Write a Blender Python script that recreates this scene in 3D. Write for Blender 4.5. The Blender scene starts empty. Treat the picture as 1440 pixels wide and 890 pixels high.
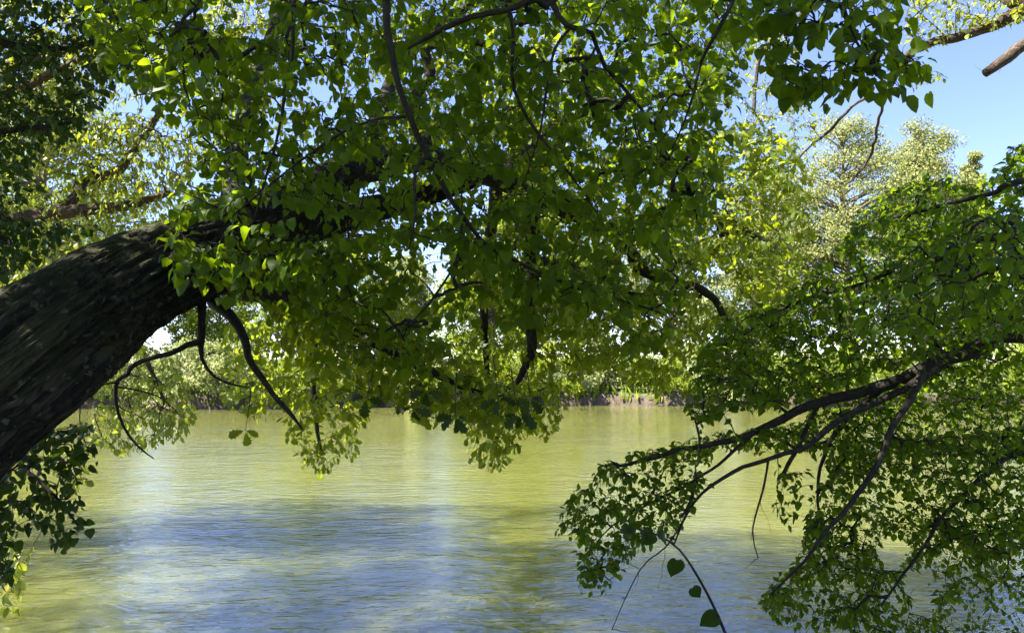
import bpy, math, numpy as np
from mathutils import noise as mnoise, Vector

# ------------------------------------------------------------------ camera, sky, sun, exposure
SC = bpy.context.scene
COL = SC.collection
rng = np.random.default_rng(11)
CAM = np.array([0.0, 0.0, 3.2]); PITCH = math.radians(3.9); LENS = 26.0; FP = LENS/36*1440
cd = bpy.data.cameras.new('camera'); cam = bpy.data.objects.new('camera', cd); COL.objects.link(cam)
cam.location = CAM; cam.rotation_euler = (math.pi/2+PITCH, 0, 0)
cd.lens = LENS; cd.sensor_width = 36; cd.clip_start = 0.05; cd.clip_end = 4000
SC.camera = cam
SUN_EL = math.radians(55); SUN_AZ = math.radians(258)      # azimuth measured clockwise from +Y
w = bpy.data.worlds.new('World'); SC.world = w; w.use_nodes = True
nt = w.node_tree; nt.nodes.clear()
sky = nt.nodes.new('ShaderNodeTexSky'); sky.sky_type = 'NISHITA'; sky.sun_disc = False
sky.sun_elevation = SUN_EL; sky.sun_rotation = SUN_AZ
sky.air_density = 1.0; sky.dust_density = 0.25; sky.ozone_density = 4.0; sky.altitude = 1200
bg = nt.nodes.new('ShaderNodeBackground'); bg.inputs[1].default_value = 0.066
wo = nt.nodes.new('ShaderNodeOutputWorld')
tint = nt.nodes.new('ShaderNodeMix'); tint.data_type = 'RGBA'; tint.blend_type = 'MULTIPLY'; tint.inputs[0].default_value = 1; tint.inputs[7].default_value = (1.04, .90, 1.04, 1)
nt.links.new(sky.outputs[0], tint.inputs[6]); nt.links.new(tint.outputs[2], bg.inputs[0]); nt.links.new(bg.outputs[0], wo.inputs[0])
sd = bpy.data.lights.new('sun', 'SUN'); sd.energy = 5.0; sd.angle = math.radians(0.5); sd.color = (1, 0.95, 0.85)
sun = bpy.data.objects.new('sun', sd); COL.objects.link(sun)
S = Vector((math.sin(SUN_AZ)*math.cos(SUN_EL), math.cos(SUN_AZ)*math.cos(SUN_EL), math.sin(SUN_EL)))
sun.rotation_euler = S.to_track_quat('Z', 'Y').to_euler()
sun.location = (0, -20, 40)
SC.view_settings.view_transform = 'Standard'; SC.view_settings.look = 'None'
SC.view_settings.exposure = 2.5; SC.view_settings.gamma = 1
SC.view_settings.use_curve_mapping = False
SC.render.engine = 'CYCLES'
cy = SC.cycles
cy.max_bounces = 7; cy.diffuse_bounces = 4; cy.transmission_bounces = 5; cy.glossy_bounces = 3
cy.caustics_reflective = False; cy.caustics_refractive = False
cy.use_denoising = True

# ------------------------------------------------------------------ helpers
F = np.array([0, math.cos(PITCH), math.sin(PITCH)]); U = np.array([0, -math.sin(PITCH), math.cos(PITCH)])
R = np.array([1.0, 0, 0])
def P(x, y, d):
    x = np.asarray(x, float); y = np.asarray(y, float); d = np.asarray(d, float)
    return CAM + ((x-720)/FP*d)[..., None]*R - ((y-445)/FP*d)[..., None]*U + d[..., None]*F
def nrm(v):
    return v/np.maximum(np.linalg.norm(v, axis=-1, keepdims=True), 1e-9)
def tag(o, label=None, cat=None, group=None, kind=None):
    if label: o['label'] = label
    if cat: o['category'] = cat
    if group: o['group'] = group
    if kind: o['kind'] = kind
    return o
def empty(name, loc, label, cat, group=None):
    o = bpy.data.objects.new(name, None); COL.objects.link(o); o.location = [float(c) for c in loc]
    o.empty_display_size = .3
    return tag(o, label, cat, group)
def mk(name, V, faces, mat, parent=None, uv=None, var=None, smooth=False):
    """V (n,3) world; faces = list of (k,m) int arrays with the same corner count each."""
    me = bpy.data.meshes.new(name)
    V = np.asarray(V, np.float32)
    off = np.array(parent.location if parent is not None and parent.parent is None else (0, 0, 0), np.float32)
    if parent is not None and parent.parent is not None: off = np.array(parent.parent.location, np.float32)
    loops = np.concatenate([f.ravel() for f in faces]); tot = np.concatenate([np.full(len(f), f.shape[1]) for f in faces])
    me.vertices.add(len(V)); me.vertices.foreach_set('co', (V-off).ravel())
    me.loops.add(len(loops)); me.loops.foreach_set('vertex_index', loops.astype(np.int32))
    me.polygons.add(len(tot))
    st = np.concatenate([[0], np.cumsum(tot)[:-1]])
    me.polygons.foreach_set('loop_start', st.astype(np.int32))
    me.polygons.foreach_set('loop_total', tot.astype(np.int32))
    me.polygons.foreach_set('use_smooth', np.full(len(tot), smooth))
    if uv is not None:
        l = me.uv_layers.new(name='UVMap'); l.data.foreach_set('uv', np.asarray(uv, np.float32)[loops].ravel())
    if var is not None:
        a = me.attributes.new('var', 'FLOAT', 'POINT'); a.data.foreach_set('value', np.asarray(var, np.float32))
    me.materials.append(mat); me.update(calc_edges=True)
    o = bpy.data.objects.new(name, me); COL.objects.link(o)
    if parent is not None: o.parent = parent
    return o

def catmull(C, step):
    """C (n,4) control points x,y,z,r -> dense samples"""
    C = np.asarray(C, float); C = np.vstack([2*C[0]-C[1], C, 2*C[-1]-C[-2]]); out = []
    for i in range(1, len(C)-2):
        p0, p1, p2, p3 = C[i-1:i+3]; n = max(2, int(np.linalg.norm((p2-p1)[:3])/step))
        t = np.linspace(0, 1, n, endpoint=False)[:, None]
        out.append(.5*((2*p1)+(-p0+p2)*t+(2*p0-5*p1+4*p2-p3)*t*t+(-p0+3*p1-3*p2+p3)*t**3))
    out.append(C[-2][None]); out = np.vstack(out); out[:, 3] = np.maximum(out[:, 3], .0015)
    return out

def tube(pts, sides, rough=0.0, knob=0.0, seed=0):
    """single tube along pts (n,4) -> V, faces, uv"""
    p, r = pts[:, :3], pts[:, 3]; n = len(p)
    T = nrm(np.gradient(p, axis=0)); N = np.zeros_like(p)
    a = np.cross(T[0], [0, 0, 1.0]); N[0] = nrm(a) if np.linalg.norm(a) > .1 else np.array([1., 0, 0])
    for i in range(1, n):
        v = N[i-1]-T[i]*np.dot(N[i-1], T[i]); N[i] = nrm(v)
    B = np.cross(T, N); L = np.concatenate([[0], np.cumsum(np.linalg.norm(np.diff(p, axis=0), axis=1))])
    th = np.linspace(0, 2*np.pi, sides, endpoint=False)
    dirs = N[:, None]*np.cos(th)[None, :, None]+B[:, None]*np.sin(th)[None, :, None]
    rr = np.repeat(r[:, None], sides, 1)
    if rough > 0:
        for i in range(n):
            for j in range(sides):
                q = Vector((math.cos(th[j])*2.2+seed, math.sin(th[j])*2.2, L[i]*1.3))
                big = mnoise.noise(q*.9)
                q2 = Vector((math.cos(th[j])*9+mnoise.noise(Vector((0, seed, L[i]*3)))*1.3, math.sin(th[j])*9, L[i]*1.6+seed))
                rid = 1-abs(mnoise.noise(q2))*2.2
                q3 = q2*2.3
                rr[i, j] *= 1+knob*big+rough*rid+rough*.5*mnoise.noise(q3)
    V = (p[:, None]+dirs*rr[..., None]).reshape(-1, 3)
    i = np.arange(n-1)[:, None]; j = np.arange(sides)[None]; k = (j+1) % sides
    f = np.stack([i*sides+j, i*sides+k, (i+1)*sides+k, (i+1)*sides+j], -1).reshape(-1, 4)
    cap = [np.arange(sides)[::-1][None], ((n-1)*sides+np.arange(sides))[None]]
    u = np.abs(np.linspace(-1, 1, sides, endpoint=False))*np.pi*np.mean(r)
    uv = np.stack([np.broadcast_to(u, (n, sides)), np.broadcast_to(L[:, None], (n, sides))], -1).reshape(-1, 2)
    return V, [f]+cap, uv

def tubes_batch(paths, rad, sides=4):
    """paths (m,n,3), rad (m,n)"""
    m, n, _ = paths.shape
    T = nrm(np.gradient(paths, axis=1)); ref = np.broadcast_to(np.array([.31, .2, .93]), T.shape)
    N = nrm(np.cross(T, ref)); B = np.cross(T, N)
    th = np.linspace(0, 2*np.pi, sides, endpoint=False)
    V = paths[:, :, None]+rad[:, :, None, None]*(N[:, :, None]*np.cos(th)[:, None]+B[:, :, None]*np.sin(th)[:, None])
    a = np.arange(m)[:, None, None]*n*sides; i = np.arange(n-1)[None, :, None]; j = np.arange(sides)[None, None]; k = (j+1) % sides
    f = np.stack(np.broadcast_arrays(a+i*sides+j, a+i*sides+k, a+(i+1)*sides+k, a+(i+1)*sides+j), -1).reshape(-1, 4)
    uv = np.zeros((m, n, sides, 2)); uv[..., 0] = (th/6.28*.05); uv[..., 1] = (np.arange(n)*.05)[None, :, None]
    return V.reshape(-1, 3), [f], uv.reshape(-1, 2)

def merge(parts):
    V, uv, by, o = [], [], {}, 0
    for v, fs, u in parts:
        V.append(v); uv.append(u)
        for f in fs: by.setdefault(f.shape[1], []).append(f+o)
        o += len(v)
    return np.vstack(V), [np.vstack(x) for x in by.values()], np.vstack(uv)

# ------------------------------------------------------------------ leaf templates: x across, y along, z normal
def leaf_template(half, fold=.18, droop=.25, curl=.1):
    """half = outline of right half from base to tip (x,y); returns V, faces(list), uv ; length 1"""
    h = np.array(half, float); n = len(h)
    ys = np.linspace(h[0, 1] if h[0, 1] > 0 else 0, h[-1, 1], n)
    mid = np.stack([np.zeros(n), np.clip(h[:, 1], 0, 1)], 1); mid[0] = [0, 0]; mid[-1] = [0, 1]
    h = h[1:-1]
    V = np.vstack([mid, h, h*[-1, 1]]); k = n; m = len(h)
    z = np.abs(V[:, 0])*fold - droop*V[:, 1]**2 + curl*np.sin(V[:, 1]*5)*np.abs(V[:, 0])
    V3 = np.column_stack([V, z])
    q = []; t = []
    for s, o in ((1, k), (-1, k+m)):
        t.append([0, o, 1] if s > 0 else [0, 1, o])
        for i in range(1, n-2):
            q.append([i, o+i-1, o+i, i+1] if s > 0 else [i, i+1, o+i, o+i-1])
        t.append([n-2, o+m-1, n-1] if s > 0 else [n-2, n-1, o+m-1])
    return V3, [np.array(t)]+([np.array(q)] if q else []), V*[1, 1]
HEART = leaf_template([(0, 0), (.20, -.09), (.40, .02), (.50, .22), (.46, .46), (.30, .68), (.12, .86), (0, 1)], .16, .22)
HEART3 = leaf_template([(0, 0), (.16, -.10), (.38, -.06), (.54, .16), (.50, .40), (.36, .56), (.20, .80), (0, 1)], .05, .10, .25)
HEART2 = leaf_template([(0, 0), (.22, -.06), (.42, .06), (.47, .28), (.40, .52), (.24, .74), (.08, .9), (0, 1)], .30, .35, .15)
OVAL = leaf_template([(0, 0), (.20, .15), (.30, .40), (.22, .72), (0, 1)], .2, .25)
OVAL2 = leaf_template([(0, 0), (.26, .12), (.36, .42), (.22, .76), (0, 1)], .3, .4)
LANCE = leaf_template([(0, 0), (.09, .25), (.10, .5), (.06, .78), (0, 1)], .2, .4)
OAK = leaf_template([(0, 0), (.06, .1), (.16, .2), (.10, .27), (.27, .38), (.15, .46), (.36, .60), (.20, .68), (.28, .84), (.12, .92), (0, 1)], .2, .3)
OAKS = leaf_template([(0, 0), (.12, .2), (.10, .3), (.34, .55), (.18, .68), (.22, .86), (0, 1)], .25, .3)
QUAD = (np.array([[0, 0, 0], [.34, .45, .08], [0, 1, -.1], [-.34, .5, .05]]), [np.array([[0, 1, 2, 3]])], np.array([[0, 0], [.3, .5], [0, 1], [-.3, .5]]))

def leaves_mesh(name, pos, tip, nor, size, tmpls, mat, parent, var):
    """scatter leaf templates with frames"""
    tip = nrm(tip); nor = nrm(nor-tip*np.sum(nor*tip, -1, keepdims=True)); sx = np.cross(tip, nor)
    parts = []; vs = []; pick = rng.integers(0, len(tmpls), len(pos))
    for ti, (tv, tf, tu) in enumerate(tmpls):
        m = pick == ti; n = int(m.sum())
        if n == 0: continue
        wob = rng.normal(1, .10, (n, 1, 1))
        v = pos[m][:, None]+size[m][:, None, None]*(tv[None, :, 0:1]*wob*sx[m][:, None]+tv[None, :, 1:2]*tip[m][:, None]+tv[None, :, 2:3]*nor[m][:, None]*rng.uniform(.4, 1.6, (n, 1, 1)))
        k = len(tv); base = (np.arange(n)*k)
        fs = [(f[None]+base[:, None, None]).reshape(-1, f.shape[1]) for f in tf]
        parts.append((v.reshape(-1, 3), fs, np.tile(tu, (n, 1)))); vs.append(np.repeat(var[m], k))
    V, fs, uv = merge(parts)
    return mk(name, V, fs, mat, parent, uv, np.concatenate(vs), smooth=True)

# ------------------------------------------------------------------ region sampling (picture outline + distance -> a volume in the world)
def inpoly(x, y, poly):
    c = np.zeros(len(x), bool); n = len(poly)
    for i in range(n):
        x1, y1 = poly[i]; x2, y2 = poly[(i+1) % n]
        m = ((y1 > y) != (y2 > y)) & (x < (x2-x1)*(y-y1)/((y2-y1) or 1e-9)+x1); c ^= m
    return c
def region(poly, d0, d1, n, holes=(), clump=0.0, seed=0):
    a = np.array(poly, float); lo, hi = a.min(0), a.max(0); out = []
    while sum(map(len, out)) < n:
        x = rng.uniform(lo[0], hi[0], 4*n); y = rng.uniform(lo[1], hi[1], 4*n); d = rng.uniform(d0, d1, 4*n)
        m = inpoly(x, y, poly)
        for hx, hy, hrx, hry in holes: m &= ((x-hx)/hrx)**2+((y-hy)/hry)**2 > 1
        x, y, d = x[m], y[m], d[m]; q = P(x, y, d)
        if clump > 0 and len(q):
            s = np.array([mnoise.noise(Vector(v*2.2/max(1, d0*.25))+Vector((seed, 0, 0))) for v in q]); k = rng.uniform(0, 1, len(q)) < np.clip(.6+s*2.0*clump+.4*(1-clump), .05, 1)
            q = q[k]
        out.append(q)
    return np.vstack(out)[:n]

# ------------------------------------------------------------------ materials
def newmat(name):
    m = bpy.data.materials.new(name); m.use_nodes = True; t = m.node_tree; t.nodes.clear()
    o = t.nodes.new('ShaderNodeOutputMaterial'); return m, t, o
def N(t, typ, **kw):
    n = t.nodes.new(typ)
    for k, v in kw.items():
        if k.startswith('i_'): n.inputs[int(k[2:]) if k[2:].isdigit() else k[2:].replace('_', ' ')].default_value = v
        else: setattr(n, k, v)
    return n
def ramp(t, stops):
    r = N(t, 'ShaderNodeValToRGB'); e = r.color_ramp.elements
    while len(e) < len(stops): e.new(.5)
    for i, (p, c) in enumerate(stops): e[i].position = p; e[i].color = (*c, 1)
    return r
def math_(t, op, a, b=None, c=None):
    n = N(t, 'ShaderNodeMath', operation=op)
    for i, v in enumerate((a, b, c)):
        if v is None: continue
        if isinstance(v, (int, float)): n.inputs[i].default_value = v
        else: t.links.new(v, n.inputs[i])
    return n.outputs[0]
def leafmat(name, dark, light, trans, mix=.45, rough=.45, veins=True, spec=.35):
    m, t, o = newmat(name)
    at = N(t, 'ShaderNodeAttribute', attribute_name='var')
    rp = ramp(t, [(0, dark), (.7, light), (.93, tuple(c*1.25 for c in light)), (1, (light[0]*1.9, light[1]*1.35, light[2]))]); t.links.new(at.outputs['Fac'], rp.inputs[0])
    hs = N(t, 'ShaderNodeMix', data_type='RGBA', blend_type='MULTIPLY'); hs.inputs[0].default_value = 1
    t.links.new(rp.outputs[0], hs.inputs[6])
    sc = ramp(t, [(0, tuple(c*.65 for c in trans)), (1, trans)]); t.links.new(at.outputs['Fac'], sc.inputs[0])
    colr, colt = rp.outputs[0], sc.outputs[0]
    pb = N(t, 'ShaderNodeBsdfPrincipled'); pb.inputs['Roughness'].default_value = rough; pb.inputs['Specular IOR Level'].default_value = spec
    tl = N(t, 'ShaderNodeBsdfTranslucent')
    if veins:
        uv = N(t, 'ShaderNodeUVMap'); sp = N(t, 'ShaderNodeSeparateXYZ'); t.links.new(uv.outputs[0], sp.inputs[0])
        ax = math_(t, 'ABSOLUTE', sp.outputs[0])
        s = math_(t, 'SUBTRACT', sp.outputs[1], math_(t, 'MULTIPLY', ax, .75))
        fr = math_(t, 'ABSOLUTE', math_(t, 'SUBTRACT', math_(t, 'FRACT', math_(t, 'MULTIPLY', s, 7.0)), .5))
        v1 = math_(t, 'LESS_THAN', fr, .07); v2 = math_(t, 'LESS_THAN', ax, .018)
        v = math_(t, 'MULTIPLY', math_(t, 'MAXIMUM', v1, v2), .42)
        nz = N(t, 'ShaderNodeTexNoise'); nz.inputs['Scale'].default_value = 22.0
        for c, dst, dk in ((colr, pb.inputs['Base Color'], (light[0]*1.7, light[1]*1.5, light[2]*1.7)), (colt, tl.inputs[0], tuple(c*.45 for c in trans))):
            mx = N(t, 'ShaderNodeMix', data_type='RGBA'); t.links.new(v, mx.inputs[0]); t.links.new(c, mx.inputs[6]); mx.inputs[7].default_value = (*dk, 1)
            mu = N(t, 'ShaderNodeMix', data_type='RGBA', blend_type='MULTIPLY'); mu.inputs[0].default_value = .55
            r2 = ramp(t, [(.3, (.62, .66, .6)), (.7, (1.1, 1.1, 1.0))]); t.links.new(nz.outputs[0], r2.inputs[0])
            t.links.new(mx.outputs[2], mu.inputs[6]); t.links.new(r2.outputs[0], mu.inputs[7]); t.links.new(mu.outputs[2], dst)
        bp = N(t, 'ShaderNodeBump'); bp.inputs['Strength'].default_value = .25; bp.inputs['Distance'].default_value = .002
        t.links.new(v, bp.inputs['Height']); t.links.new(bp.outputs[0], pb.inputs['Normal'])
    else:
        t.links.new(colr, pb.inputs['Base Color']); t.links.new(colt, tl.inputs[0])
    ms = N(t, 'ShaderNodeMixShader'); ms.inputs[0].default_value = mix
    t.links.new(pb.outputs[0], ms.inputs[1]); t.links.new(tl.outputs[0], ms.inputs[2]); t.links.new(ms.outputs[0], o.inputs[0])
    return m
def barkmat(name, c0, c1, moss=.0, scale=14., bump=.012):
    m, t, o = newmat(name)
    tc = N(t, 'ShaderNodeTexCoord'); uv = N(t, 'ShaderNodeUVMap')
    mp = N(t, 'ShaderNodeMapping'); mp.inputs['Scale'].default_value = (2.6, .85, 1); t.links.new(uv.outputs[0], mp.inputs[0])
    wn = N(t, 'ShaderNodeTexNoise'); wn.inputs['Scale'].default_value = 4; t.links.new(mp.outputs[0], wn.inputs[0])
    ad = N(t, 'ShaderNodeMix', data_type='RGBA', blend_type='ADD'); ad.inputs[0].default_value = .35
    t.links.new(mp.outputs[0], ad.inputs[6]); t.links.new(wn.outputs[1], ad.inputs[7])
    vo = N(t, 'ShaderNodeTexNoise'); vo.inputs['Scale'].default_value = scale*.6; vo.inputs['Detail'].default_value = 3; t.links.new(ad.outputs[2], vo.inputs[0])
    rg = math_(t, 'MINIMUM', math_(t, 'MULTIPLY', math_(t, 'ABSOLUTE', math_(t, 'SUBTRACT', vo.outputs[0], .5)), 7.0), 1.0)
    nz = N(t, 'ShaderNodeTexNoise'); nz.inputs['Scale'].default_value = 30; nz.inputs['Detail'].default_value = 6; t.links.new(tc.outputs['Object'], nz.inputs[0])
    nb = N(t, 'ShaderNodeTexNoise'); nb.inputs['Scale'].default_value = 2.5; nb.inputs['Detail'].default_value = 4; t.links.new(tc.outputs['Object'], nb.inputs[0])
    h = math_(t, 'ADD', math_(t, 'MULTIPLY', rg, .7), math_(t, 'MULTIPLY', nz.outputs[0], .45))
    cr = ramp(t, [(.2, c0), (.9, c1)]); t.links.new(h, cr.inputs[0])
    pb = N(t, 'ShaderNodeBsdfPrincipled'); pb.inputs['Roughness'].default_value = .85; pb.inputs['Specular IOR Level'].default_value = .25
    col = cr.outputs[0]
    if moss > 0:
        ge = N(t, 'ShaderNodeNewGeometry'); sp = N(t, 'ShaderNodeSeparateXYZ'); t.links.new(ge.outputs['Normal'], sp.inputs[0])
        f = math_(t, 'MULTIPLY', math_(t, 'ADD', math_(t, 'MULTIPLY', sp.outputs[2], .9), math_(t, 'SUBTRACT', math_(t, 'MULTIPLY', nb.outputs[0], 2.2), 1.15)), moss)
        f = math_(t, 'MINIMUM', math_(t, 'MAXIMUM', f, 0), .9)
        mx = N(t, 'ShaderNodeMix', data_type='RGBA'); t.links.new(f, mx.inputs[0]); t.links.new(col, mx.inputs[6]); mx.inputs[7].default_value = (.034, .036, .008, 1); col = mx.outputs[2]
    if moss > .5:
        li = N(t, 'ShaderNodeTexNoise'); li.inputs['Scale'].default_value = 17; li.inputs['Detail'].default_value = 5; t.links.new(tc.outputs['Object'], li.inputs[0])
        lf = math_(t, 'MULTIPLY', math_(t, 'GREATER_THAN', li.outputs[0], .635), .75)
        ml = N(t, 'ShaderNodeMix', data_type='RGBA'); t.links.new(lf, ml.inputs[0]); t.links.new(col, ml.inputs[6]); ml.inputs[7].default_value = (.09, .09, .06, 1); col = ml.outputs[2]
    t.links.new(col, pb.inputs['Base Color'])
    bp = N(t, 'ShaderNodeBump'); bp.inputs['Strength'].default_value = .9; bp.inputs['Distance'].default_value = bump
    t.links.new(h, bp.inputs['Height']); t.links.new(bp.outputs[0], pb.inputs['Normal']); t.links.new(pb.outputs[0], o.inputs[0])
    return m
M_oakbark = barkmat('oak_bark', (.004, .0035, .003), (.036, .030, .021), moss=.9, scale=16, bump=.02)
M_bark = barkmat('smooth_dark_bark', (.010, .008, .006), (.042, .034, .025), moss=.0, scale=30, bump=.003)
M_palebark = barkmat('grey_brown_bark', (.03, .02, .014), (.12, .085, .06), moss=.2, scale=20, bump=.01)
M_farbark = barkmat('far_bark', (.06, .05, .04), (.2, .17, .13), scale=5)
M_linden = leafmat('linden_leaf', (.022, .050, .003), (.048, .088, .005), (.30, .43, .008), .60, spec=.15)
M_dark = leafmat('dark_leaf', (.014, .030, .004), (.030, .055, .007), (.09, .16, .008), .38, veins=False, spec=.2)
M_oak = leafmat('oak_leaf', (.032, .055, .005), (.080, .12, .012), (.46, .54, .014), .58, veins=False, spec=.2)
M_horn = leafmat('hornbeam_leaf', (.022, .052, .003), (.048, .095, .005), (.31, .46, .010), .60, veins=True, spec=.15)
M_willow = leafmat('willow_leaf', (.11, .15, .02), (.20, .25, .03), (.42, .48, .03), .48, veins=False)
M_locust = leafmat('locust_leaf', (.09, .13, .012), (.17, .22, .015), (.44, .48, .015), .5, veins=False)
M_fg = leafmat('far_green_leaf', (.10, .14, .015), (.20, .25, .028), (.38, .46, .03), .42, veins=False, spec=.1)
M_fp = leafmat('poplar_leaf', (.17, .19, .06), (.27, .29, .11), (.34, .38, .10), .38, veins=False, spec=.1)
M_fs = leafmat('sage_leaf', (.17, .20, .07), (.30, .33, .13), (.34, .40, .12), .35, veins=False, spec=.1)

# ------------------------------------------------------------------ growth
UP = np.array([0, 0, 1.0])
def grow(root, guides, seeds, bark, leaf, tmpls, lsize, spacing=.045, reach=.5, pet=.025, hang=.9, r0=.0011, pow_=.5,
         sides=10, maxlen=3.0, guide_leaves=(), branch_name='branch', labels=None, rough=(), jit=.12, flat=.7, keep_bare=()):
    """guides: list of (n,4) control arrays. seeds are twig tips, each joined to the nearest living wood.
    one 'branch' part per guide (its mesh holds the limb and the twigs growing from it), leaves as its sub-part."""
    dense = [catmull(g, .03 if i in rough else .06) for i, g in enumerate(guides)]
    allowed = [i for i in range(len(guides)) if i not in keep_bare]
    gp = np.vstack([dense[i][::3, :3] for i in allowed]); gi = np.concatenate([np.full(len(dense[i][::3]), i) for i in allowed])
    n = len(seeds)
    dmin = np.array([np.sqrt(((gp-s)**2).sum(1).min()) for s in seeds]); order = np.argsort(dmin)
    cap = len(gp)+n*3; pos = np.zeros((cap, 3)); gid = np.zeros(cap, int); own = np.full(cap, -1)
    pos[:len(gp)] = gp; gid[:len(gp)] = gi; c = len(gp)
    K = 7; paths = np.zeros((n, K, 3)); par = np.full(n, -1); pg = np.zeros(n, int); ok = np.zeros(n, bool)
    tt = np.linspace(0, 1, K)[:, None]
    for s_i in order:
        s = seeds[s_i]; d2 = ((pos[:c]-s)**2).sum(1); k = int(d2.argmin()); L = math.sqrt(d2[k])
        if L > maxlen or L < .02: continue
        p = pos[k]; mid = (p+s)/2+rng.normal(0, jit*L, 3)+UP*L*.12
        q = (1-tt)**2*p+2*tt*(1-tt)*mid+tt**2*s
        q[1:-1] += rng.normal(0, .018*L, (K-2, 3))
        paths[s_i] = q; par[s_i] = own[k]; pg[s_i] = gid[k]; ok[s_i] = True
        for m in (2, 4, 6):
            pos[c] = q[m]; gid[c] = gid[k]; own[c] = s_i; c += 1
    cnt = np.ones(n)
    for s_i in order[::-1]:
        if ok[s_i] and par[s_i] >= 0: cnt[par[s_i]] += cnt[s_i]
    ra = r0*(cnt+1)**pow_
    rad = np.maximum(ra[:, None]*np.linspace(1, .45, K)[None], r0*.8)
    # leaves along the last 'reach' metres of each path
    idx = np.where(ok)[0]; LP, LT, LNn, LS, LG, LV = [], [], [], [], [], []
    seg = np.linalg.norm(np.diff(paths, axis=1), axis=2); tot = seg.sum(1)
    for s_i in idx:
        if rng.random() < .05: continue
        L = min(reach, tot[s_i]); nl = max(2, int(L/spacing)); cum = np.concatenate([[0], np.cumsum(seg[s_i])])
        dist = tot[s_i]-np.linspace(0, L, nl, endpoint=False)-rng.uniform(0, spacing*.5, nl)
        dist = np.clip(dist, 0, tot[s_i])
        q = np.stack([np.interp(dist, cum, paths[s_i, :, a]) for a in range(3)], 1)
        fw = nrm(paths[s_i, -1]-paths[s_i, -3]); sd = np.cross(fw, UP); sd = sd/max(np.linalg.norm(sd), 1e-3)
        sg = np.where(np.arange(nl) % 2, 1., -1.)[:, None]
        t = fw*.45+sd*sg*.75-UP*hang*rng.uniform(.3, 1.3, (nl, 1))+rng.normal(0, .28, (nl, 3))
        t[0] = fw*.9-UP*hang*.7+rng.normal(0, .2, 3)
        nn = UP*flat+sd*sg*-.15+rng.normal(0, .38, (nl, 3)); nn[:, 1] -= .25
        t = nrm(t); LP.append(q+t*pet); LT.append(t); LNn.append(nn)
        tw = rng.uniform(-.12, .12)
        LS.append(lsize*rng.uniform(.45, 1.18, nl)); LG.append(np.full(nl, pg[s_i])); lvv = np.clip(rng.beta(2, 2.2, nl)+tw, 0, .95); lvv[rng.random(nl) < .025] = 1; LV.append(lvv)
    LP, LT, LNn, LS, LG, LV = map(np.concatenate, (LP, LT, LNn, LS, LG, LV))
    outs = []
    for i, g in enumerate(dense):
        sd_ = sides
        if i in rough: v = tube(g[::1], 220, .10, .15, i)
        else:
            gg = g.copy(); gg[:, :3] += np.array([[mnoise.noise(Vector(p[:3]*5)+Vector((k*9, 0, 0))) for k in range(3)] for p in gg])*np.minimum(gg[:, 3:4]*1.5, .024)
            v = tube(gg, sd_, .05 if gg[:, 3].max() > .02 else 0, .08, i)
        parts = [v]
        m = ok & (pg == i) & (~np.isin(i, keep_bare))
        if i in keep_bare and i > 0:
            nt_ = max(3, int(len(g)/2.5)); kk = rng.integers(len(g)//4, len(g), nt_); ln = rng.uniform(.03, .22, nt_)*(.4+g[kk, 3]/g[:, 3].max())
            dr = nrm(rng.normal(0, 1, (nt_, 3))+np.array([0, 0, -.5])); b0 = g[kk, :3]; s5 = np.linspace(0, 1, 5)[None, :, None]
            pt = b0[:, None]+dr[:, None]*s5*ln[:, None, None]+rng.normal(0, .012, (nt_, 5, 3))*s5+np.array([0, 0, -.10])*(s5**2)*ln[:, None, None]
            parts.append(tubes_batch(pt, np.linspace(.0024, .0008, 5)[None]*np.ones((nt_, 1)), 4))
        if m.any(): parts.append(tubes_batch(paths[m], rad[m], 4))
        V, fs, uv = merge(parts)
        nm = labels[i][0] if labels and i in labels else branch_name
        b = mk(nm, V, fs, bark[i] if isinstance(bark, dict) and i in bark else (bark['*'] if isinstance(bark, dict) else bark), root, uv, smooth=True)
        if labels and i in labels and labels[i][1]: b['label'] = labels[i][1]
        lm = LG == i
        if m.any() and lm.any():
            # petioles
            q = LP[lm]; tp = LT[lm]; pp = np.stack([q-tp*pet, q-tp*pet*.4, q+tp*.004], 1)
            pr = np.full((len(q), 3), .0007+lsize*.004)
            lv = leaves_mesh('leaves', q, tp, LNn[lm], LS[lm], tmpls, leaf, b, LV[lm])
        outs.append(b)
    return outs
def G(*pts):
    """(x_px, y_px, depth, radius_px) or ('w', x, y, z, r) control points"""
    o = []
    for p in pts:
        if p[0] == 'w': o.append(p[1:])
        else: o.append([*P(p[0], p[1], p[2]), p[3]*p[2]/FP])
    return np.array(o, float)

# ------------------------------------------------------------------ setting: water, banks
def grid(name, xs, ys, zf, mat, kind='structure', smooth=True):
    X, Y = np.meshgrid(xs, ys); Z = zf(X, Y); V = np.stack([X, Y, Z], -1).reshape(-1, 3); nx = len(xs)
    i = np.arange(len(ys)-1)[:, None]*nx; j = np.arange(nx-1)[None]
    f = np.stack([i+j, i+j+1, i+nx+j+1, i+nx+j], -1).reshape(-1, 4)
    o = mk(name, V, [f], mat, smooth=smooth); o['kind'] = kind; return o
m, t, o = newmat('river_water')
tc = N(t, 'ShaderNodeTexCoord')
def wn(scale, stretch, det, rot=0.0, dist=0.0):
    mp = N(t, 'ShaderNodeMapping'); mp.inputs['Scale'].default_value = stretch; mp.inputs['Rotation'].default_value = (0, 0, rot)
    t.links.new(tc.outputs['Object'], mp.inputs[0]); n = N(t, 'ShaderNodeTexNoise'); n.inputs['Scale'].default_value = scale
    n.inputs['Detail'].default_value = det; n.inputs['Distortion'].default_value = dist; t.links.new(mp.outputs[0], n.inputs[0]); return n.outputs[0]
h = math_(t, 'ADD', math_(t, 'MULTIPLY', wn(2.2, (.7, 1.5, 1), 2, .15, .6), .55), math_(t, 'MULTIPLY', wn(7.5, (.7, 1.3, 1), 3, -.2, .5), .26))
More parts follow.
